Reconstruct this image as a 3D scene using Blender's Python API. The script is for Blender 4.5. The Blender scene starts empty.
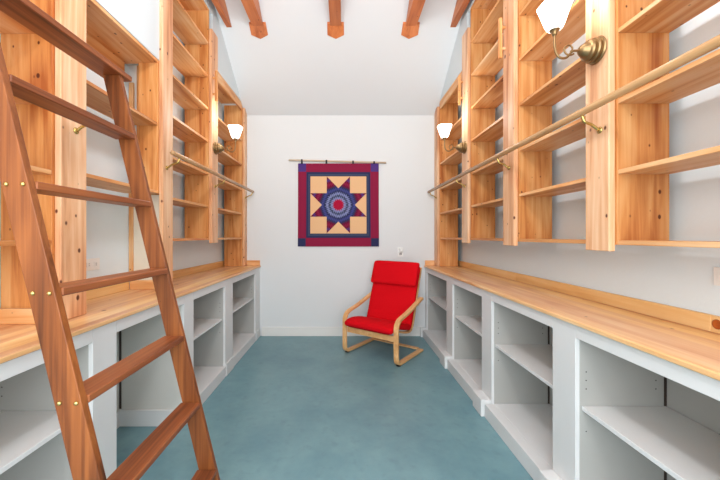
import bpy, bmesh, math, random
from mathutils import Vector, Matrix
random.seed(7)
PI = math.pi
COL = bpy.context.scene.collection

# ------------------------------------------------------------------ materials
def new_mat(name):
    m = bpy.data.materials.new(name); m.use_nodes = True
    nt = m.node_tree; b = nt.nodes['Principled BSDF']
    return m, nt, b

def srgb(r, g, b):
    f = lambda c: (c/255/12.92) if c/255 <= .04045 else ((c/255+.055)/1.055)**2.4
    return (f(r), f(g), f(b), 1)

def plain(name, col, rough=.5, metal=0.0, bump=0.0, bscale=40, var=0.0, spec=.5):
    m, nt, b = new_mat(name)
    N, L = nt.nodes, nt.links
    tc = N.new('ShaderNodeTexCoord')
    nz = N.new('ShaderNodeTexNoise'); nz.inputs['Scale'].default_value = bscale; nz.inputs['Detail'].default_value = 4
    L.new(tc.outputs['Object'], nz.inputs['Vector'])
    mx = N.new('ShaderNodeMix'); mx.data_type = 'RGBA'
    mx.inputs[6].default_value = col
    mx.inputs[7].default_value = tuple(c*(1-var) for c in col[:3])+(1,)
    L.new(nz.outputs['Fac'], mx.inputs[0]); L.new(mx.outputs[2], b.inputs['Base Color'])
    b.inputs['Roughness'].default_value = rough; b.inputs['Metallic'].default_value = metal
    b.inputs['Specular IOR Level'].default_value = spec
    if bump:
        bp = N.new('ShaderNodeBump'); bp.inputs['Strength'].default_value = bump; bp.inputs['Distance'].default_value = .004
        L.new(nz.outputs['Fac'], bp.inputs['Height']); L.new(bp.outputs['Normal'], b.inputs['Normal'])
    return m

def wood(name, axis, light, mid, dark, knot, rough=.42, across=26, knots=True, vary=.16, plank=None, kscale=1.0, kth=.14):
    """axis: grain direction; plank=(axis, width) tints glued strips."""
    m, nt, b = new_mat(name); N, L = nt.nodes, nt.links
    tc = N.new('ShaderNodeTexCoord'); oi = N.new('ShaderNodeObjectInfo')
    sc = N.new('ShaderNodeVectorMath'); sc.operation = 'SCALE'; sc.inputs[0].default_value = (17.3, 9.1, 13.7)
    L.new(oi.outputs['Random'], sc.inputs['Scale'])
    ad = N.new('ShaderNodeVectorMath'); ad.operation = 'ADD'
    L.new(tc.outputs['Object'], ad.inputs[0]); L.new(sc.outputs[0], ad.inputs[1])
    def mapped(a, l):
        mp = N.new('ShaderNodeMapping'); s = [a, a, a]; s['XYZ'.index(axis)] = l
        mp.inputs['Scale'].default_value = s; L.new(ad.outputs[0], mp.inputs['Vector']); return mp
    mp1 = mapped(across, 1.3)
    n1 = N.new('ShaderNodeTexNoise'); n1.inputs['Scale'].default_value = 1; n1.inputs['Detail'].default_value = 5
    n1.inputs['Roughness'].default_value = .6; n1.inputs['Distortion'].default_value = .6
    L.new(mp1.outputs[0], n1.inputs['Vector'])
    mp2 = mapped(6, .9)
    n2 = N.new('ShaderNodeTexNoise'); n2.inputs['Scale'].default_value = 1; n2.inputs['Detail'].default_value = 2; n2.inputs['Distortion'].default_value = 1.2
    L.new(mp2.outputs[0], n2.inputs['Vector'])
    av = N.new('ShaderNodeMath'); av.operation = 'MULTIPLY_ADD'; av.inputs[1].default_value = .5
    L.new(n1.outputs['Fac'], av.inputs[0])
    h = N.new('ShaderNodeMath'); h.operation = 'MULTIPLY'; h.inputs[1].default_value = .5
    L.new(n2.outputs['Fac'], h.inputs[0]); L.new(h.outputs[0], av.inputs[2])
    cr = N.new('ShaderNodeValToRGB'); e = cr.color_ramp.elements
    e[0].position = .34; e[0].color = dark; e[1].position = .64; e[1].color = light
    k = cr.color_ramp.elements.new(.48); k.color = mid
    L.new(av.outputs[0], cr.inputs['Fac'])
    out = cr.outputs['Color']
    if plank:
        ax, w = plank
        sp = N.new('ShaderNodeSeparateXYZ'); L.new(tc.outputs['Object'], sp.inputs[0])
        dv = N.new('ShaderNodeMath'); dv.operation = 'DIVIDE'; dv.inputs[1].default_value = w
        L.new(sp.outputs['XYZ'.index(ax)], dv.inputs[0])
        fl = N.new('ShaderNodeMath'); fl.operation = 'FLOOR'; L.new(dv.outputs[0], fl.inputs[0])
        wn = N.new('ShaderNodeTexWhiteNoise'); wn.noise_dimensions = '1D'; L.new(fl.outputs[0], wn.inputs['W'])
        hs = N.new('ShaderNodeHueSaturation')
        mr = N.new('ShaderNodeMapRange'); mr.inputs['To Min'].default_value = .86; mr.inputs['To Max'].default_value = 1.08
        L.new(wn.outputs['Value'], mr.inputs['Value']); L.new(mr.outputs[0], hs.inputs['Value'])
        mr2 = N.new('ShaderNodeMapRange'); mr2.inputs['To Min'].default_value = .485; mr2.inputs['To Max'].default_value = .508
        L.new(wn.outputs['Value'], mr2.inputs['Value']); L.new(mr2.outputs[0], hs.inputs['Hue'])
        L.new(out, hs.inputs['Color']); out = hs.outputs['Color']
    hv = N.new('ShaderNodeHueSaturation')
    mr = N.new('ShaderNodeMapRange'); mr.inputs['To Min'].default_value = 1-vary; mr.inputs['To Max'].default_value = 1+vary*.5
    L.new(oi.outputs['Random'], mr.inputs['Value']); L.new(mr.outputs[0], hv.inputs['Value'])
    L.new(out, hv.inputs['Color']); out = hv.outputs['Color']
    if knots:
        mp3 = mapped(17*kscale, 12*kscale)
        vo = N.new('ShaderNodeTexVoronoi'); vo.inputs['Scale'].default_value = 1
        L.new(mp3.outputs[0], vo.inputs['Vector'])
        kr = N.new('ShaderNodeMapRange'); kr.inputs['From Min'].default_value = kth+.075; kr.inputs['From Max'].default_value = kth+.13
        kr.inputs['To Min'].default_value = .95; kr.inputs['To Max'].default_value = 0
        kn = N.new('ShaderNodeMath'); kn.operation = 'MULTIPLY_ADD'; kn.inputs[1].default_value = .34
        L.new(n2.outputs['Fac'], kn.inputs[0]); L.new(vo.outputs['Distance'], kn.inputs[2]); L.new(kn.outputs[0], kr.inputs['Value'])
        mx = N.new('ShaderNodeMix'); mx.data_type = 'RGBA'; L.new(kr.outputs[0], mx.inputs[0])
        L.new(out, mx.inputs[6]); mx.inputs[7].default_value = knot; out = mx.outputs[2]
    L.new(out, b.inputs['Base Color'])
    b.inputs['Roughness'].default_value = rough; b.inputs['Specular IOR Level'].default_value = .35
    return m

PL, PM, PD, PK = srgb(240,198,150), srgb(224,160,100), srgb(190,112,56), srgb(84,32,10)
pineZ = wood('pine_vertical', 'Z', PL, PM, PD, PK)
pinePanelShaded = wood('pine_panel_shaded', 'Z', srgb(230,176,116), srgb(208,138,76), srgb(168,90,40), PK, vary=.24)  # same pine, deeper orange: shade on the viewer-facing panels put into the colour
pineY = wood('pine_lengthwise', 'Y', PL, PM, PD, PK)
pineX = wood('pine_crosswise', 'X', PL, PM, PD, PK)
pineP = wood('pine_post', 'Z', srgb(240,202,164), srgb(222,168,124), srgb(186,116,74), PK, vary=.08, kscale=.8, kth=.16)
counterM = wood('butcher_block', 'Y', srgb(246,208,156), srgb(234,184,124), srgb(208,146,88), PK, rough=.3, plank=('X', .048), kscale=.5, kth=.1, vary=.02)
splashM = wood('pine_splash', 'Y', srgb(246,204,144), srgb(238,188,122), srgb(220,162,98), PK, kscale=.6, kth=.1, vary=.06)
beamM = wood('fir_beam', 'Y', srgb(216,134,80), srgb(200,116,66), srgb(168,88,46), srgb(80,34,16), vary=.1)
ladZ = wood('ladder_fir', 'Z', srgb(154,90,44), srgb(122,66,30), srgb(70,34,15), srgb(60,26,14), across=60, vary=.06, kscale=.8, kth=.08)
ladY = wood('ladder_tread_fir', 'Y', srgb(164,98,56), srgb(132,72,40), srgb(84,44,26), srgb(60,26,14), across=60, vary=.08, kscale=.8, kth=.09)
birch = wood('birch_veneer', 'Y', srgb(236,190,134), srgb(222,170,112), srgb(202,146,92), PK, knots=False, vary=.02)
rodM = wood('pale_rod', 'X', srgb(240,226,204), srgb(228,208,182), srgb(205,180,150), PK, knots=False)
railM = wood('rail_wood', 'Y', srgb(206,166,120), srgb(190,148,102), srgb(160,118,78), PK, knots=False, across=60, rough=.25)
wallM = plain('white_wall_paint', srgb(220,223,223), .85, bump=.15, bscale=60, var=.02)
ceilM = plain('white_ceiling_paint', srgb(217,221,223), .9, var=.02, bscale=5)
upM = plain('pale_upper_wall_paint', srgb(211,220,223), .85, var=.02, bscale=5)
cabM = plain('white_cabinet_paint', srgb(222,223,222), .45, var=.03, bscale=12)
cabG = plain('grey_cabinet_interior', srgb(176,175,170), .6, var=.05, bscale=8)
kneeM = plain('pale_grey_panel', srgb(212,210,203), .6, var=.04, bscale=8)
sideM = plain('white_side_wall_bounce_offset', srgb(226,239,244), .85, bump=.15, bscale=60, var=.02)  # wall white made cooler and brighter in colour to offset warm bounced light
creamM = plain('cream_panel', srgb(232,222,202), .6, var=.04, bscale=8)  # even cream tone for the lower side panel
baseM = plain('white_trim_paint', srgb(228,227,222), .4, var=.02)
darkM = plain('dark_gap_shade', srgb(60,48,40), .5, var=.2)  # dark colour painting in the shade of the cabinet corner gaps
blackM = plain('black_rubber', srgb(22,22,24), .6)
brass = plain('antique_brass', srgb(160,132,92), .38, metal=.9, var=.3, bscale=20)
brassS = plain('bright_brass', srgb(206,180,110), .25, metal=.9, var=.1)
plateM = plain('white_plastic', srgb(236,236,232), .35)
slotM = plain('dark_slot', srgb(70,68,66), .5)
redM = plain('red_cushion_fabric', srgb(222,12,26), .9, bump=.5, bscale=180, var=.22, spec=.1)
redS = plain('dark_red_piping', srgb(150,6,18), .9, spec=.1)

# floor: worn blue-green painted floor
floorM, nt, b = new_mat('blue_green_painted_floor'); N, L = nt.nodes, nt.links
tc = N.new('ShaderNodeTexCoord')
n1 = N.new('ShaderNodeTexNoise'); n1.inputs['Scale'].default_value = 2.2; n1.inputs['Detail'].default_value = 8; n1.inputs['Roughness'].default_value = .65
n2 = N.new('ShaderNodeTexNoise'); n2.inputs['Scale'].default_value = 16; n2.inputs['Detail'].default_value = 5
L.new(tc.outputs['Object'], n1.inputs['Vector']); L.new(tc.outputs['Object'], n2.inputs['Vector'])
cr = N.new('ShaderNodeValToRGB'); cr.color_ramp.elements[0].position = .3; cr.color_ramp.elements[0].color = srgb(94,134,145)
cr.color_ramp.elements[1].position = .72; cr.color_ramp.elements[1].color = srgb(124,162,168)
L.new(n1.outputs['Fac'], cr.inputs['Fac'])
mr = N.new('ShaderNodeMapRange'); mr.inputs['From Min'].default_value = .56; mr.inputs['From Max'].default_value = .85; mr.inputs['To Max'].default_value = .35
L.new(n2.outputs['Fac'], mr.inputs['Value'])
mx = N.new('ShaderNodeMix'); mx.data_type = 'RGBA'; L.new(mr.outputs[0], mx.inputs[0]); L.new(cr.outputs[0], mx.inputs[6]); mx.inputs[7].default_value = srgb(78,104,116)
L.new(mx.outputs[2], b.inputs['Base Color'])
rr = N.new('ShaderNodeMapRange'); rr.inputs['To Min'].default_value = .3; rr.inputs['To Max'].default_value = .5
L.new(n1.outputs['Fac'], rr.inputs['Value']); L.new(rr.outputs[0], b.inputs['Roughness'])

# lamp shade: frosted, lit from within
shadeM, nt, b = new_mat('lit_frosted_glass')
b.inputs['Base Color'].default_value = (1, .97, .92, 1); b.inputs['Roughness'].default_value = .5
b.inputs['Emission Color'].default_value = (1, .95, .86, 1); b.inputs['Emission Strength'].default_value = 3.2

# ------------------------------------------------------------------ helpers
def thing(name, label, cat, loc=(0,0,0), rz=0, group=None):
    o = bpy.data.objects.new(name, None); COL.objects.link(o)
    o.location = loc; o.rotation_euler = (0,0,rz); o.empty_display_size = .1
    o['label'] = label; o['category'] = cat
    if group: o['group'] = group
    return o
def tag(o, label, cat, group=None):
    o['label'] = label; o['category'] = cat
    if group: o['group'] = group
    return o
def link(name, me, mats, parent=None, loc=(0,0,0), smooth=False):
    o = bpy.data.objects.new(name, me); COL.objects.link(o)
    for m in (mats if isinstance(mats, (list, tuple)) else [mats]): me.materials.append(m)
    if parent: o.parent = parent
    o.location = loc
    if smooth:
        for p in me.polygons: p.use_smooth = True
    return o
def world_origin(p):
    v = Vector((0,0,0))
    while p: v += p.location; p = p.parent
    return v
def box(name, x, y, z, mat, parent=None, bevel=.0015):
    """board between world bounds x=(a,b) ...; parent unrotated."""
    x = sorted(x); y = sorted(y); z = sorted(z)
    c = Vector(((x[0]+x[1])/2, (y[0]+y[1])/2, (z[0]+z[1])/2))
    bm = bmesh.new(); bmesh.ops.create_cube(bm, size=1)
    bmesh.ops.scale(bm, vec=(x[1]-x[0], y[1]-y[0], z[1]-z[0]), verts=bm.verts)
    if bevel and min(x[1]-x[0], y[1]-y[0], z[1]-z[0]) > bevel*3:
        bmesh.ops.bevel(bm, geom=bm.edges[:], offset=bevel, segments=1, affect='EDGES')
    me = bpy.data.meshes.new(name); bm.to_mesh(me); bm.free()
    return link(name, me, mat, parent, c-world_origin(parent))
def poly_mesh(name, verts, faces, mat, parent=None, loc=(0,0,0), smooth=False):
    me = bpy.data.meshes.new(name); me.from_pydata([tuple(v) for v in verts], [], faces); me.update()
    bm = bmesh.new(); bm.from_mesh(me); bmesh.ops.recalc_face_normals(bm, faces=bm.faces); bm.to_mesh(me); bm.free()
    return link(name, me, mat, parent, loc, smooth)
def struct(o): o['kind'] = 'structure'; return o
def lathe(name, prof, mat, parent, loc=(0,0,0), axis='Z', seg=32, smooth=True, sign=1):
    """prof: (r, h) list"""
    vs, fs = [], []
    for r, h in prof:
        for k in range(seg):
            a = 2*PI*k/seg; p = (r*math.cos(a), r*math.sin(a), h)
            if axis == 'X': p = (h*sign, p[0], p[1])
            vs.append(p)
    for i in range(len(prof)-1):
        for k in range(seg):
            fs.append((i*seg+k, i*seg+(k+1)%seg, (i+1)*seg+(k+1)%seg, (i+1)*seg+k))
    if prof[0][0] > 1e-5: fs.append(tuple(range(seg))[::-1])
    if prof[-1][0] > 1e-5: fs.append(tuple(range((len(prof)-1)*seg, len(prof)*seg)))
    return poly_mesh(name, vs, fs, mat, parent, loc, smooth)
def tube(name, pts, rad, mat, parent, loc=(0,0,0), seg=12):
    pts = [Vector(p) for p in pts]; n = len(pts)
    rads = rad if isinstance(rad, (list, tuple)) else [rad]*n
    vs, fs = [], []; up = None
    for i, p in enumerate(pts):
        t = (pts[min(i+1, n-1)]-pts[max(i-1, 0)]).normalized()
        if up is None: up = t.orthogonal().normalized()
        up = (up - t*up.dot(t)).normalized(); s = t.cross(up)
        for k in range(seg):
            a = 2*PI*k/seg; vs.append(p+(up*math.cos(a)+s*math.sin(a))*rads[i])
    for i in range(n-1):
        for k in range(seg): fs.append((i*seg+k, i*seg+(k+1)%seg, (i+1)*seg+(k+1)%seg, (i+1)*seg+k))
    fs.append(tuple(range(seg))[::-1]); fs.append(tuple(range((n-1)*seg, n*seg)))
    return poly_mesh(name, vs, fs, mat, parent, loc, True)
def smooth_path(pts, per=6):
    """Catmull-Rom"""
    P = [Vector(p) for p in pts]; P = [P[0]*2-P[1]]+P+[P[-1]*2-P[-2]]; out = []
    for i in range(1, len(P)-2):
        for k in range(per):
            t = k/per; a, b_, c, d = P[i-1], P[i], P[i+1], P[i+2]
            out.append(.5*((2*b_)+(c-a)*t+(2*a-5*b_+4*c-d)*t*t+(3*b_-a-3*c+d)*t**3))
    out.append(P[-2]); return out

# ------------------------------------------------------------------ room
D = 4.43; YB = -1.43; WL = -1.60; WR = 1.53; SL = .70
ZE = 2.96; YR = (D+YB)/2; ZR = ZE+SL*(D-YR)
floor = struct(box('floor', (WL-.1, WR+.1), (YB-.1, D+.1), (-.1, 0), floorM, bevel=0))
def prism_yz(name, x0, x1, prof, mat):
    n = len(prof); vs = [(x0, y, z) for y, z in prof]+[(x1, y, z) for y, z in prof]
    fs = [tuple(range(n)), tuple(range(n, 2*n))[::-1]]+[(i, (i+1)%n, n+(i+1)%n, n+i) for i in range(n)]
    return poly_mesh(name, vs, fs, mat)
struct(prism_yz('ceiling', WL-.1, WR+.1, [(D+.1, ZE-.07), (YR, ZR), (YB-.1, ZE-.07), (YB-.1, ZE+.1), (YR, ZR+.15), (D+.1, ZE+.1)], ceilM))
gable = [(D+.0, 0), (D+.0, ZE-.001), (YR, ZR-.001), (YB, ZE-.001), (YB, 0)]
struct(prism_yz('wall_left', WL-.1, WL, gable, sideM)); struct(prism_yz('wall_right', WR, WR+.1, gable, sideM))
struct(box('wall_back', (WL-.1, WR+.1), (D, D+.1), (0, ZE-.001), wallM, bevel=0))
CL, CR = -1.33, 1.24          # fronts of the upper cases
PLX, PRX = -1.30, 1.21        # aisle faces of the posts
HT = 3.575                    # top of tall cases
MIDT = 2.60; FART = 3.08
Lp = [(.60,.76), (1.515,1.668), (2.37,2.509), (3.25,3.405), (4.32,4.426)]
Rp = [(.60,.76), (1.507,1.655), (2.35,2.511), (3.23,3.39), (4.28,4.426)]
def zc(y): return ZE+SL*(D-y) if y > YR else ZE+SL*(y-YB)
# upper wall plane, flush with the cases
def upper_wall(name, x0, x1, low):
    # low: bottom profile (y, z) from far to near; top follows the ceiling
    prof = list(low)+[(YR, ZR-.002)] if False else None
    ys = low
    poly = [(y, z) for y, z in ys]
    top = [(ys[-1][0], zc(ys[-1][0])-.002), (YR, ZR-.004), (ys[0][0], zc(ys[0][0])-.002)]
    return struct(prism_yz(name, x0, x1, poly+top, upM))
upper_wall('wall_upper_left', WL+.001, CL+.004, [(4.255, FART+.001), (3.33, FART+.001), (3.33, HT+.001), (2.44, HT+.001), (2.44, MIDT+.001), (1.60, MIDT+.001), (1.60, HT+.001), (.60, HT+.001)])
upper_wall('wall_upper_right', CR-.004, WR-.001, [(4.255, FART+.001), (3.31, FART+.001), (3.31, HT+.001), (.60, HT+.001)])
struct(box('baseboard_back', (-1.10, 1.06), (D-.016, D-.0005), (.0005, .12), baseM))

# ------------------------------------------------------------------ upper bookcases
GRID = [1.30+.32*k for k in range(8)]
T = .02
def bookcase(side, y0, y1, zbot, ztop, shelves, label, fascia=False, bottom=True, cream=False, panel_bottom=None, panels=(True, True)):
    xf = CL if side < 0 else CR
    xb = xf+side*.235
    yc = (y0+y1)/2
    grp = 'pine bookcases along the left wall' if side < 0 else 'pine bookcases along the right wall'
    t = thing('bookcase', label, 'bookcase', (xf+side*.12, yc, zbot), 0, None)
    pb = zbot if panel_bottom is None else panel_bottom
    # far side panel (faces the viewer) and near side panel
    box('side_panel', (xf, xf+side*.14 if cream else xb), (y1-T, y1), (pb[1] if isinstance(pb, tuple) else pb, ztop-T), pinePanelShaded, t)
    box('side_panel', (xf, xb), (y0, y0+T), (pb[0] if isinstance(pb, tuple) else pb, ztop-T), pineZ, t)
    box('top_board', (xf, xb+side*.03), (y0, y1), (ztop-T, ztop), pineY, t)
    if fascia: box('fascia', (xf-side*0, xf+side*.018), (y0+T, y1-T), (ztop-.10, ztop-T), pineY, t)
    for z in shelves:
        box('shelf', (xf+side*.001, xb), (y0+T, y1-T), (z, z+T), pineY, t)
    # hanging cleat along the wall under the top board
    wx = WL if side < 0 else WR
    if not fascia: box('hanging_cleat', (xb+side*.002, wx-side*.001), (y0+T, y1-T), (ztop-.10, ztop-T), pineY, t)
    if cream:
        box('lower_side_panel', (xf+side*.0, xb), (y1+.075, y1+.09), (.946+.0, 1.30), creamM, t)
        box('lower_side_panel', (xf+side*.0, xb), (y1+.075, y1+.09), (1.30, pb[1]), creamM, t)
        box('corner_strip', (xb, xb+side*.033), (y1+.07, y1+.09), (1.015, ztop-.12), pineZ, t)
    return t
# left side: ends lie behind the posts
bookcase(-1, Lp[0][0]+.02, Lp[1][0]+.008, 1.30, HT, GRID[:7], 'nearest pine bookcase on the left, seen behind the ladder', panel_bottom=(1.30, .946))
bookcase(-1, Lp[1][1]-.03, Lp[2][0]+.008, .946, MIDT, [1.645, 2.13], 'lower pine bookcase left with pale wall showing above its top board', panel_bottom=(.946, 1.645), cream=True)
bookcase(-1, Lp[2][1]-.02, Lp[3][0]+.008, 1.30, HT, GRID[:7], 'tall pine bookcase on the left just beyond the start of the rail')
bookcase(-1, Lp[3][1]-.02, Lp[4][0]+.008, 1.30, FART, GRID[:5], 'shorter end bookcase on the left against the far white wall', fascia=True, panel_bottom=(1.30, .946))
bookcase(1, Rp[0][0]+.02, Rp[1][0]+.008, 1.30, HT, GRID[:7], 'nearest pine bookcase on the right, at the right edge of the view')
bookcase(1, Rp[1][1]-.02, Rp[2][0]+.008, 1.30, HT, GRID[:7], 'pine bookcase on the right just behind the large near sconce')
bookcase(1, Rp[2][1]-.02, Rp[3][0]+.008, 1.30, HT, GRID[:7], 'tall narrow-looking pine bookcase on the right beside the far sconce')
bookcase(1, Rp[3][1]-.02, Rp[4][0]+.008, 1.30, FART, GRID[:5], 'shorter end bookcase on the right against the far white wall', fascia=True, panel_bottom=(1.30, .946))

# posts
PT = 3.385
def post(side, ys, z0, z1, label):
    xf = PLX if side < 0 else PRX
    xc = CL if side < 0 else CR
    o = box('wooden_post', (xf, xc-side*.0005), ys, (z0, z1), pineP, None, bevel=.003)
    return tag(o, label, 'post')
for i, z0, z1, lb in [(0, .946, PT, 'pine post of the left bookcases nearest the camera'),
                      (1, .946, PT, 'pine post on the left seen between the two ladder stiles, reaching the countertop'),
                      (2, .946, PT, 'pine post on the left where the wooden rail begins'),
                      (3, 1.27, PT, 'pine post carrying the far left sconce'),
                      (4, .946, 3.02, 'end pine post on the left against the far wall')]:
    post(-1, Lp[i], z0, z1, lb)
for i, z0, z1, lb in [(0, 1.27, PT, 'pine post of the right bookcases nearest the camera'),
                      (1, 1.27, PT, 'wide knotty pine post carrying the large near right sconce'),
                      (2, 1.27, PT, 'pine post on the right between the two sconces, no lamp on it'),
                      (3, 1.27, PT, 'pine post carrying the far right sconce'),
                      (4, .946, 3.02, 'end pine post on the right against the far wall')]:
    post(1, Rp[i], z0, z1, lb)

# vertical wooden grab handles on posts
def grab(side, y, label):
    xf = PLX if side < 0 else PRX
    t = thing('grab_handle', label, 'handle', (xf, y, 2.85))
    xb_ = xf-side*.047
    box('handle_bar', (xb_, xb_+side*.022), (y-.012, y+.012), (2.675, 2.975), pineZ, t)
    for z in (2.745, 2.905): box('peg', (xb_+side*.022, xf-side*.0005), (y-.009, y+.009), (z-.009, z+.009), pineX, t)
grab(1, 3.36, 'vertical wooden handle high on the post of the far right sconce')
grab(1, 2.48, 'vertical wooden handle high on the lampless right post')
grab(-1, 3.27, 'vertical wooden handle high on the post of the far left sconce')

# ------------------------------------------------------------------ counters, backsplashes, base cabinets
FL_, FR_ = -1.13, 1.09       # face frame planes
KL, KR = -1.115, 1.075       # counter front edges
tag(box('countertop', (WL+.001, KL), (YB+.2, D-.0005), (.923, .945), counterM, None, bevel=.004), 'long pale pine countertop along the left wall behind the ladder', 'countertop')
tag(box('countertop', (KR, WR-.001), (YB+.2, D-.0005), (.923, .945), counterM, None, bevel=.004), 'long striped pine countertop along the right wall', 'countertop')
def splash(side, segs, ends, label):
    wx = WL if side < 0 else WR
    t = thing('backsplash', label, 'backsplash', (wx, 2, .945))
    for a, b_ in segs: box('splash_board', (wx-side*.0, wx-side*.02), (a, b_), (.9455, 1.014), splashM, t)
    for x0, x1, y in ends: box('end_board', (x0, x1), (y-.02, y), (.9455, 1.014), pineX, t)
    return t
splash(-1, [(.3, 1.50), (1.69, 2.43), (2.54, 3.4), (3.4, D-.002)], [(-1.579, CL, 1.495), (-1.579, CL, 2.45), (PLX+.002, KL-.01, D-.002)], 'low pine backsplash along the left countertop')
t = splash(1, [(.3, 1.36), (1.36, 2.9), (2.9, D-.002)], [(KR+.01, PRX-.002, D-.002)], 'low pine backsplash along the right countertop')
k = lathe('knot', [(.0, .0), (.008, .0012), (.016, .001), (.02, .0)], wood('knot_wood', 'Z', srgb(190,100,40), srgb(150,70,26), srgb(110,48,18), PK, knots=False), t, (-.0205, 1.355+.0-2-.0, .045), axis='X', seg=20, sign=-1)
k.location = Vector((WR-.0205, 1.335, .982))-t.location

Ls = [(.50,.65), (1.484,1.641), (2.332,2.48), (3.139,3.353), (4.21,4.426)]
Rs = [(.65,.85), (1.554,1.725), (2.439,2.612), (3.32,3.51), (4.36,4.426)]
def base_cab(side, S, i, label, knee=False):
    f = FL_ if side < 0 else FR_
    kx = KL if side < 0 else KR
    wx = WL if side < 0 else WR
    zs = .555 if side < 0 else .54
    ym0 = (S[i][0]+S[i][1])/2 if True else 0
    a, b_ = S[i][1], S[i+1][0]              # opening
    lo = S[i][0]; hi = S[i+1][1]
    fb = f+side*.02                         # back of face frame
    t = thing('base_cabinet', label, 'cabinet', (f+side*.25, (a+b_)/2, 0))
    top = .9225
    # face frame
    if i == 0: box('stile', (f, fb), (lo, a), (0.001, top), cabM, t)
    box('stile', (f, fb), (b_, hi), (.001, top), cabM, t)
    box('top_rail', (f, fb), (a, b_), (.86, top), cabM, t)
    xb = wx-side*.012
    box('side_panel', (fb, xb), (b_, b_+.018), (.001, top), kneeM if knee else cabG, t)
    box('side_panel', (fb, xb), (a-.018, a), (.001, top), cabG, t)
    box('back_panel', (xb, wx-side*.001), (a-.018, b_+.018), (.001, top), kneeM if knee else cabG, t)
    if not knee:
        box('bottom_deck', (fb, xb), (a, b_), (.08, .10), cabM, t)
        box('shelf', (f+side*.028, xb-side*.004), (a+.001, b_-.001), (zs-.02, zs), cabM, t)
        bx = (-1.137+.012, f) if side < 0 else (1.04, f)
        box('toe_rail', (bx[0], fb), (a, b_), (.001, .10), cabM, t)
        # shelf-pin holes, four each at front and rear of the far panel
        for xx in (f+side*.05, xb-side*.05):
            for zz in (.42, .62, .66, .70):
                vs = [Vector((xx+.0035*math.cos(2*PI*q/8), b_-.0008, zz+.0035*math.sin(2*PI*q/8)))-t.location for q in range(8)]
                poly_mesh('pin_hole', vs, [tuple(range(8))], slotM, t)
        box('corner_gap_strip', (xb-side*.012, xb-side*.0005), (b_-.003, b_-.0005), (.101, .86), darkM, t, bevel=0)  # thin dark strip stands in for the shaded gap at the rear corner
    else:
        box('inner_baseboard', (fb, xb), (b_-.014, b_-.0005), (.001, .115), cabM, t)
        box('rear_baseboard', (xb, xb-side*.014), (a, b_-.015), (.001, .115), cabM, t)
        box('corner_gap_strip', (xb-side*.016, xb-side*.0005), (b_-.003, b_-.0005), (.12, .86), darkM, t, bevel=0)
    # plinth block at foot of the far stile
    px = f-side*(.012 if side < 0 else .075)
    if i+1 < len(S)-1:
        box('plinth_block', (px, f-side*.0005), (b_+.005, S[i+1][1]-.005), (.001, .125), cabM, t, bevel=.003)
    else:
        box('plinth_block', (px, f-side*.0005), (b_+.005, S[i+1][1]-.02), (.001, .125), cabM, t, bevel=.003)
    return t
base_cab(-1, Ls, 0, 'white open base cabinet on the left nearest the camera, beyond the near ladder stile')
base_cab(-1, Ls, 1, 'white kneehole bay on the left, open down to the blue floor behind the ladder', knee=True)
base_cab(-1, Ls, 2, 'white open base cabinet on the left just right of the far ladder stile')
base_cab(-1, Ls, 3, 'white open base cabinet on the left against the far wall')
base_cab(1, Rs, 0, 'white open base cabinet on the right nearest the camera')
base_cab(1, Rs, 1, 'white open base cabinet on the right below the large near sconce')
base_cab(1, Rs, 2, 'white open base cabinet on the right, next but one from the far wall')
base_cab(1, Rs, 3, 'white open base cabinet on the right against the far wall beside the red chair')

# ------------------------------------------------------------------ rails
def rail(side, x, z, y0, y1, brk, label):
    t = thing('wooden_rail', label, 'rail', (x, y0, z))
    o = tube('rail_bar', [(0, 0, 0), (0, .01, 0), (0, (y1-y0)/2, 0), (0, y1-y0, 0)], [.014, .017, .017, .017], railM, t, seg=16)
    xf = PLX if side < 0 else PRX
    for y in brk:
        px = (xf-x)
        pts = smooth_path([(0, y-y0, -.014), (px*.15, y-y0, -.045), (px*.55, y-y0, -.06), (px-side*.006, y-y0, -.085)], 5)
        b_ = tube('bracket', pts, .007, brassS, t, seg=8)
        pl = lathe('bracket_plate', [(.0, .0), (.016, .0), (.016, .003), (.010, .007), (.0, .008)], brassS, b_, (px-side*.0005, y-y0, -.085), axis='X', seg=16, sign=-side)
    return t
rail(-1, -1.205, 1.925, 2.31, D-.06, [2.42, 3.33, 4.34], 'left wooden rail on brass brackets, ending short of the far wall')
rail(1, 1.125, 1.925, .66, D-.04, [.70, 1.56, 2.42, 3.31, 4.32], 'long right wooden rail on brass brackets in front of the bookcases')
# lone bracket left on the post behind the ladder
t = thing('rail_bracket', 'lone brass rail bracket on the left post between the ladder stiles', 'bracket', (PLX, 1.60, 1.85))
tube('bracket_arm', smooth_path([(.006, 0, 0), (.035, 0, .022), (.07, 0, .03), (.09, 0, .055)], 5), .007, brassS, t, seg=8)
lathe('bracket_plate', [(.0, .0), (.016, .0), (.016, .003), (.010, .007), (.0, .008)], brassS, t, (.0005, 0, 0), axis='X', seg=16)

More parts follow.
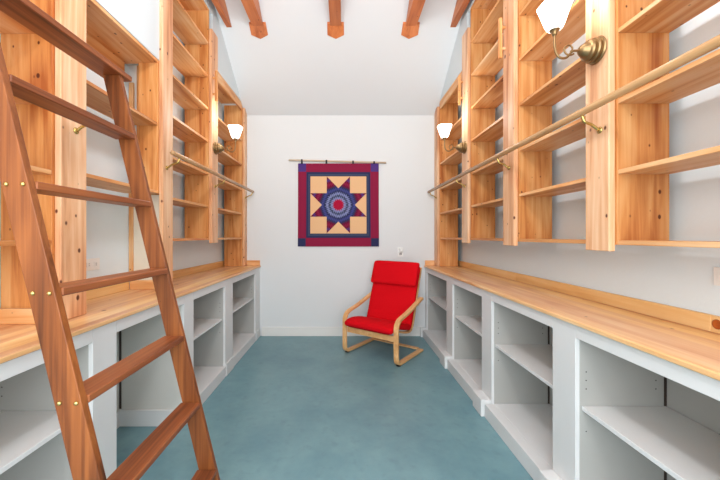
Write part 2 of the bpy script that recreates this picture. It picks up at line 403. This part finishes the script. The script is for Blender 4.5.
# ------------------------------------------------------------------ sconces
def sconce(side, y, label, power):
    xf = PLX if side < 0 else PRX; z = 2.225; s = -side
    t = thing('wall_sconce', label, 'wall lamp', (xf, y, z))
    lathe('backplate', [(.0, .0), (.058, .0), (.062, .006), (.058, .012), (.052, .013), (.053, .020), (.056, .026), (.052, .032), (.046, .033), (.047, .040), (.049, .046), (.045, .053), (.037, .058), (.029, .072), (.022, .082), (.012, .090), (.0, .094)], brass, t, (-side*.0005, 0, 0), axis='X', sign=s, seg=48, smooth=False)
    cx_ = s*.205
    pts = [(s*.09, 0, 0), (s*.115, 0, .0)]
    # scroll: dips, then rises to the cup; a spiral curls back at the top
    main = smooth_path([(s*.088, 0, 0), (s*.12, 0, -.004), (s*.15, 0, -.034), (s*.185, 0, -.03), (s*.203, 0, .01), (s*.205, 0, .085)], 6)
    tube('arm', main, .0055, brass, t, seg=10)
    sp = []
    for q in range(26):
        a = q/25*2.1*PI; r = .030*(1-.62*q/25)
        sp.append((s*(.135)+s*r*math.cos(PI*1.25+a), 0, .006+r*math.sin(PI*1.25+a)))
    tube('scroll', sp, .0042, brass, t, seg=8)
    lathe('cup', [(.0, .070), (.009, .072), (.012, .080), (.011, .086), (.020, .092), (.024, .099), (.034, .106), (.035, .110), (.030, .112), (.0, .106)], brass, t, (cx_, 0, 0), seg=24)
    # shade: fluted tulip
    prof = [(.026, .098), (.036, .108), (.043, .120), (.050, .138), (.056, .156), (.063, .176), (.070, .196), (.078, .217)]
    seg = 48; vs, fs = [], []
    for i_, (r, h) in enumerate(prof):
        for k_ in range(seg):
            a = 2*PI*k_/seg; w = 1.04-.05*(i_/7)*math.cos(4*a)
            vs.append((r*.86*w*math.cos(a), r*.86*w*math.sin(a), h-.002*(i_/7)*math.cos(4*a)))
    for i_ in range(len(prof)-1):
        for k_ in range(seg): fs.append((i_*seg+k_, i_*seg+(k_+1)%seg, (i_+1)*seg+(k_+1)%seg, (i_+1)*seg+k_))
    sh = poly_mesh('lamp_shade', vs, fs, shadeM, t, (cx_, 0, 0), True)
    sh.modifiers.new('thick', 'SOLIDIFY').thickness = .003
    lathe('bulb', [(.0, .105), (.012, .108), (.014, .118), (.026, .140), (.028, .155), (.020, .172), (.0, .178)], shadeM, t, (cx_, 0, 0), seg=20)
    li = bpy.data.lights.new('sconce_light', 'POINT'); li.energy = power; li.color = (1, .98, .95); li.shadow_soft_size = .09
    lo = bpy.data.objects.new('sconce_light', li); COL.objects.link(lo); lo.location = (xf+cx_, y, z+.30)
    return t
sconce(1, 1.575, 'large near brass sconce with white tulip shade, on the right', 6)
sconce(1, 3.30, 'small far brass sconce with glowing shade, on the right', 6)
sconce(-1, 3.33, 'small far brass sconce with glowing shade, on the left', 6)

# ------------------------------------------------------------------ ceiling tie beams
def beam(xc, label):
    t = thing('ceiling_beam', label, 'beam', (xc, 3.5, 3.58))
    w = .058
    prof = [(3.54, 3.580), (3.44, 3.577), (3.30, 3.575), (-.55, 3.575), (-.55, 3.735), (3.30, 3.735)]
    n = len(prof); vs = [(sx*w, y-3.5, z-3.58) for sx in (-1, 1) for y, z in prof]
    fs = [tuple(range(n)), tuple(range(n, 2*n))[::-1]]+[(i, (i+1)%n, n+(i+1)%n, n+i) for i in range(n)]
    poly_mesh('beam_timber', vs, fs, beamM, t)
    c = [(-.088, 3.50, 3.588), (.088, 3.50, 3.588), (.091, 3.60, 3.532), (0, 3.637, 3.511), (-.091, 3.60, 3.532)]
    vs = [(x, y-3.5, z-3.58) for x, y, z in c]+[(x, y-3.5, ZE+SL*(D-y)+.002-3.58) for x, y, z in c]; n = 5
    fs = [tuple(range(n)), tuple(range(n, 2*n))[::-1]]+[(i, (i+1)%n, n+(i+1)%n, n+i) for i in range(n)]
    poly_mesh('beam_end_cap', vs, fs, beamM, t)
beam(-.92, 'left of the three capped ceiling beams')
beam(-.09, 'middle of the three capped ceiling beams, above the quilt')
beam(.715, 'right of the three capped ceiling beams')
def side_beam(x0, x1, label):
    prof = [(3.54, 3.58), (2.95, 3.995), (-.5, 3.995), (-.5, 3.58)]
    prof = [(D-(3.58-ZE)/SL-.002, 3.58), (D-(4.0-ZE)/SL-.002, 4.0), (-.0, 4.0), (-.0, 3.58)]
    o = prism_yz('wall_beam', x0, x1, prof, beamM)
    return tag(o, label, 'beam')
side_beam(-1.26, -1.204, 'uncapped reddish beam along the top of the left bookcases')
side_beam(1.14, 1.20, 'uncapped reddish beam along the top of the right bookcases')

# ------------------------------------------------------------------ ladder
t = thing('library_ladder', 'tall reddish-brown wooden ladder leaning toward the left bookcases', 'ladder', (-.56, 1.2, 0))
XC = lambda z: -.870-.243*(z-1.323)
HW = .038
def stile(y0, y1, z1):
    vs = []
    for z in (0, z1):
        for y in (y0, y1):
            for sx in (-HW, HW): vs.append(Vector((XC(z)+sx, y, z))-t.location)
    fs = [(0,1,3,2), (4,6,7,5), (0,4,5,1), (2,3,7,6), (0,2,6,4), (1,5,7,3)]
    o = poly_mesh('stile', vs, fs, ladZ, t)
    bv = o.modifiers.new('b', 'BEVEL'); bv.width = .002; bv.segments = 2; return o
sn = stile(.910, .932, 2.0685); sf = stile(1.488, 1.510, 2.0685)
TZ = [.288, .590, .891, 1.194, 1.495, 1.799]
for z in TZ:
    xr = XC(z)+HW+.006
    o = box('tread', (xr-.088, xr), (.9325, 1.4875), (z-.024, z), ladY, t, bevel=.003)
    for dx in (-.022, .024):
        sc_ = lathe('bolt', [(.0, .0), (.0065, .0), (.0065, .002), (.004, .005), (.0, .0055)], brassS, sn, (0,0,0), axis='Z', seg=14)
        sc_.rotation_euler = (PI/2, 0, 0)
        sc_.location = Vector((XC(z-.012)+dx, .9099, z-.012))-t.location
xr = XC(2.08)+HW+.012
box('top_tread', (xr-.11, xr), (.895, 1.565), (2.069, 2.094), ladY, t, bevel=.003)

# ------------------------------------------------------------------ armchair
CH = thing('armchair', 'bright red cushioned armchair with pale bentwood frame in the far right corner', 'armchair', (.270, 3.573, 0), math.radians(-38))
def strip(name, path, x, w, th, mat, parent=CH, per=6):
    """bentwood: path of (y,z), width w about x, thickness th"""
    P = smooth_path([(0, a, b_) for a, b_ in path], per); vs, fs = [], []
    for i, p in enumerate(P):
        tg = (P[min(i+1, len(P)-1)]-P[max(i-1, 0)]).normalized(); n = Vector((0, -tg.z, tg.y))
        for sx, sn_ in ((-1,-1), (1,-1), (1,1), (-1,1)): vs.append(p+Vector((x+sx*w/2, 0, 0))+n*sn_*th/2)
    m = len(P)
    for i in range(m-1):
        for k in range(4): fs.append((i*4+k, i*4+(k+1)%4, i*4+4+(k+1)%4, i*4+4+k))
    fs.append((0,1,2,3)); fs.append((m*4-1, m*4-2, m*4-3, m*4-4))
    o = poly_mesh(name, vs, fs, mat, parent)
    bv = o.modifiers.new('b', 'BEVEL'); bv.width = .003; bv.segments = 2; bv.limit_method = 'ANGLE'
    return o
side_path = [(.60,.018), (.40,.018), (.12,.018), (.05,.022), (.015,.045), (.004,.09), (.002,.20), (.002,.34), (.006,.395), (.03,.440), (.085,.472), (.25,.510), (.45,.570), (.60,.618)]
for sx in (-1, 1):
    fr = strip('side_frame', side_path, sx*.333, .052, .024, birch)
    box_ = strip('seat_rail', [(.035,.335), (.15,.315), (.30,.275), (.40,.262), (.46,.285), (.50,.36), (.55,.50), (.635,.75), (.71,.96)], sx*.265, .045, .02, birch)
    lathe('foot_pad', [(.0, .0), (.026, .0), (.026, .006), (.0, .006)], blackM, fr, (sx*.333, .05, 0), seg=16)
strip('front_crossbar', [(.022,.245), (.022,.275), (.022,.305)], 0, .612, .02, birch)
strip('rear_crossbar', [(.49,.27), (.50,.30), (.51,.33)], 0, .48, .016, birch)
strip('floor_crossbar', [(.53,.036), (.56,.036), (.59,.036)], 0, .612, .012, birch)
for sx in (-1, 1): strip('frame_spacer', [(.575,.53), (.58,.56), (.585,.59)], sx*.297, .018, .04, birch)
def cushion(name, path, thick, width, mat, nx=18, edge=.03, tufts=None):
    P = smooth_path([(0, a, b_) for a, b_ in path], 7); vs, fs = [], []
    m = len(P); S = [0]
    for i in range(1, m): S.append(S[-1]+(P[i]-P[i-1]).length)
    ring = 28
    for i, p in enumerate(P):
        tg = (P[min(i+1, m-1)]-P[max(i-1, 0)]).normalized(); n = Vector((0, -tg.z, tg.y))
        d = min(S[i], S[-1]-S[i]); e = min(1, d/edge); k = math.sqrt(max(0, 1-(1-e)**2)); k = max(k, .08)
        hw = width/2-(1-k)*.02
        ti = thick*k
        if tufts:
            for s0 in tufts: ti *= 1-.16*math.exp(-((S[i]-s0)/.012)**2)
        for q in range(ring):
            a = 2*PI*q/ring; c, s_ = math.cos(a), math.sin(a)
            X = hw*math.copysign(abs(c)**.28, c); Y = ti/2*math.copysign(abs(s_)**.55, s_)
            vs.append(p+Vector((X, 0, 0))+n*Y)
    for i in range(m-1):
        for q in range(ring): fs.append((i*ring+q, i*ring+(q+1)%ring, (i+1)*ring+(q+1)%ring, (i+1)*ring+q))
    fs.append(tuple(range(ring))); fs.append(tuple(range((m-1)*ring, m*ring)))
    return poly_mesh(name, vs, fs, mat, CH, smooth=True)
cushion('seat_cushion', [(-.055,.348), (.03,.375), (.15,.37), (.26,.345), (.34,.325), (.41,.315)], .078, .608, redM, tufts=[.20])
cushion('back_cushion', [(.355,.30), (.405,.33), (.44,.42), (.495,.58), (.57,.78), (.65,.985)], .07, .60, redM, tufts=[.18,.32,.46])
cushion('headrest_pillow', [(.503,.755), (.52,.80), (.549,.88), (.588,.985), (.62,1.02)], .06, .615, redM)

# ------------------------------------------------------------------ quilt and rod
QM = {k_: plain('quilt_'+k_, c, .95, bump=.3, bscale=220, var=.25, spec=.1) for k_, c in dict(
    maroon=srgb(146,38,70), navy=srgb(52,56,92), slate=srgb(70,78,104), cream=srgb(240,194,146), red=srgb(176,28,62),
    blue=srgb(72,76,140), lightblue=srgb(134,142,188), purple=srgb(86,62,132), plum=srgb(112,26,58)).items()}
QN = list(QM); qi = {k_: i for i, k_ in enumerate(QN)}
U = .0134
qc = Vector(((338.4-344)*U, D-.012, 1.34+(236-205)*U))
t = thing('star_quilt', 'square patchwork quilt with an eight-pointed star, hanging on the far white wall', 'quilt', qc)
HWD, HHT = .54, .556
verts, faces, mi = [], [], []
def wav(x, z):
    return .006*math.sin(x*14+1.2)*max(0, (.4-z))*1.2
def addp(pts, col, lift):
    n = len(verts)
    for x, z in pts: verts.append((x*(1.0+.012*(-z)), -lift+wav(x, z)*0, z))
    faces.append(tuple(range(n, n+len(pts)))); mi.append(qi[col])
def rect(x0, x1, z0, z1, col, lift): addp([(x0, z0), (x1, z0), (x1, z1), (x0, z1)], col, lift)
def link_quilt(name, parent):
    me = bpy.data.meshes.new(name); me.from_pydata(verts, [], faces); me.update()
    bm = bmesh.new(); bm.from_mesh(me)
    for f in bm.faces:
        if f.normal.y > 0: f.normal_flip()
    bm.to_mesh(me); bm.free()
    o = link(name, me, [QM[k_] for k_ in QN], parent)
    for p, m_ in zip(me.polygons, mi): p.material_index = m_
    return o
# cloth slab
b_ = box('backing_cloth', (qc.x-HWD, qc.x+HWD), (qc.y-.002, qc.y+.006), (qc.z-HHT, qc.z+HHT), QM['plum'], t, bevel=0)
rect(-HWD, HWD, -HHT, HHT, 'maroon', .0030)
for sx in (-1, 1):
    for sz in (-1, 1):
        rect(min(sx*HWD, sx*.435), max(sx*HWD, sx*.435), min(sz*HHT, sz*.445), max(sz*HHT, sz*.445), 'purple' if sz > 0 else 'navy', .0034)
rect(-.43, .43, -.44, .44, 'navy', .0038); rect(-.405, .405, -.415, .415, 'slate', .0042)
rect(-.385, .385, -.39, .39, 'navy', .0045); rect(-.375, .375, -.382, .382, 'cream', .0049)
# star made of eight diamonds, each of small diamonds coloured by ring
R_ = .407; E_ = R_/(2*math.cos(PI/8))
ringc = ['red','red','lightblue','slate','lightblue','navy','blue','navy','plum','maroon','plum','purple','plum']
n_ = 7
for k_ in range(8):
    a0 = PI/8+k_*PI/4-PI/8; a1 = a0+PI/4
    u = Vector((math.cos(a0), math.sin(a0)))*E_/n_; v = Vector((math.cos(a1), math.sin(a1)))*E_/n_
    for i in range(n_):
        for j in range(n_):
            q = [u*i+v*j, u*(i+1)+v*j, u*(i+1)+v*(j+1), u*i+v*(j+1)]
            addp([(p.x, p.y*1.01) for p in q], ringc[min(i+j, 12)], .0055)
link_quilt('patchwork_top', t)
ro = thing('hanging_rod', 'thin pale wooden rod holding the quilt, slightly tilted', 'rod', (((337.5-344)*U), D-.022, 1.34+(236-161.6)*U))
o = tube('rod', [(-.65, 0, .018), (0, 0, 0), (.65, 0, -.018)], .012, rodM, ro, seg=12)
for px_ in (302, 326.5, 353, 374):
    x_ = (px_-344)*U; c = thing('x', 'x', 'x') if False else None
    box('hanging_clip', (x_-.012, x_+.012), (D-.034, D-.0185+.002), (qc.z+HHT-.006, 1.34+(236-161.6)*U-(x_+.087)*.0277+.014), blackM, t)

# ------------------------------------------------------------------ outlets
def outlet(name, side, yc, z, w, h, label):
    wx = WL if side < 0 else WR
    t = thing(name, label, 'outlet', (wx, yc, z))
    box('cover_plate', (wx-side*.0003, wx-side*.006), (yc-w/2, yc+w/2), (z-h/2, z+h/2), plateM, t)
    for d in (-.25, .25):
        f_ = box('socket', (wx-side*.006, wx-side*.009), (yc+d*w*.9-.017, yc+d*w*.9+.017), (z-.014, z+.014), plateM, t)
        for e_ in (-.006, .006): box('socket_slot', (wx-side*.009, wx-side*.0097), (yc+d*w*.9-.005, yc+d*w*.9+.005), (z+e_-.0015, z+e_+.0015), slotM, f_, bevel=0)
outlet('wall_outlet', -1, 2.09, 1.16, .13, .075, 'white outlet on the left wall seen between ladder treads')
outlet('wall_outlet', 1, 1.297, 1.175, .13, .075, 'white outlet above the right countertop at the right edge')
X0 = (400.5-344)*U; Z0 = 1.34-(252-236)*U
t = thing('wall_outlet', 'white outlet with plug-in night light on the far wall above the red armchair', 'outlet', (X0, D, Z0))
box('cover_plate', (X0-.037, X0+.037), (D-.006, D-.0003), (Z0-.06, Z0+.06), plateM, t)
box('night_light', (X0-.022, X0+.022), (D-.045, D-.006), (Z0+.0, Z0+.055), plateM, t, bevel=.008)
s_ = box('socket', (X0-.018, X0+.018), (D-.010, D-.006), (Z0-.042, Z0-.008), plateM, t)
for dx in (-.008, .008): box('socket_slot', (X0+dx-.005, X0+dx+.005), (D-.0115, D-.010), (Z0-.040, Z0-.010), slotM, s_, bevel=0)

# ------------------------------------------------------------------ light
def area(name, loc, rot, size, sy, power, col=(1, 1, 1)):
    l = bpy.data.lights.new(name, 'AREA'); l.shape = 'RECTANGLE'; l.size = size; l.size_y = sy; l.energy = power; l.color = col
    o = bpy.data.objects.new(name, l); COL.objects.link(o); o.location = loc; o.rotation_euler = rot; return o
def bulb(name, loc, power, r, col):
    l = bpy.data.lights.new(name, 'POINT'); l.energy = power; l.shadow_soft_size = r; l.color = col
    o = bpy.data.objects.new(name, l); COL.objects.link(o); o.location = loc
bulb('pendant_light', (-.1, 1.45, 3.30), 58, .14, (.94, .97, 1))
bulb('pendant_light', (-.1, -.4, 3.30), 45, .14, (.94, .97, 1))
area('entry_light', (-.05, -1.3, 1.65), (math.radians(88), 0, 0), 2.6, 2.2, 120, (.93, .97, 1))
w = bpy.data.worlds.new('world'); bpy.context.scene.world = w; w.use_nodes = True
w.node_tree.nodes['Background'].inputs['Color'].default_value = (.93, .96, 1, 1)
w.node_tree.nodes['Background'].inputs['Strength'].default_value = .8

# ------------------------------------------------------------------ camera
cam = bpy.data.cameras.new('camera'); co = bpy.data.objects.new('camera', cam); COL.objects.link(co)
co.location = (0, 0, 1.34); co.rotation_euler = (PI/2, 0, 0)
cam.sensor_width = 36; cam.lens = 330/720*36; cam.shift_x = 16/720; cam.shift_y = -4/720; cam.clip_start = .02
bpy.context.scene.camera = co
vs_ = bpy.context.scene.view_settings
vs_.view_transform = 'Standard'; vs_.look = 'None'; vs_.exposure = 0; vs_.gamma = 1
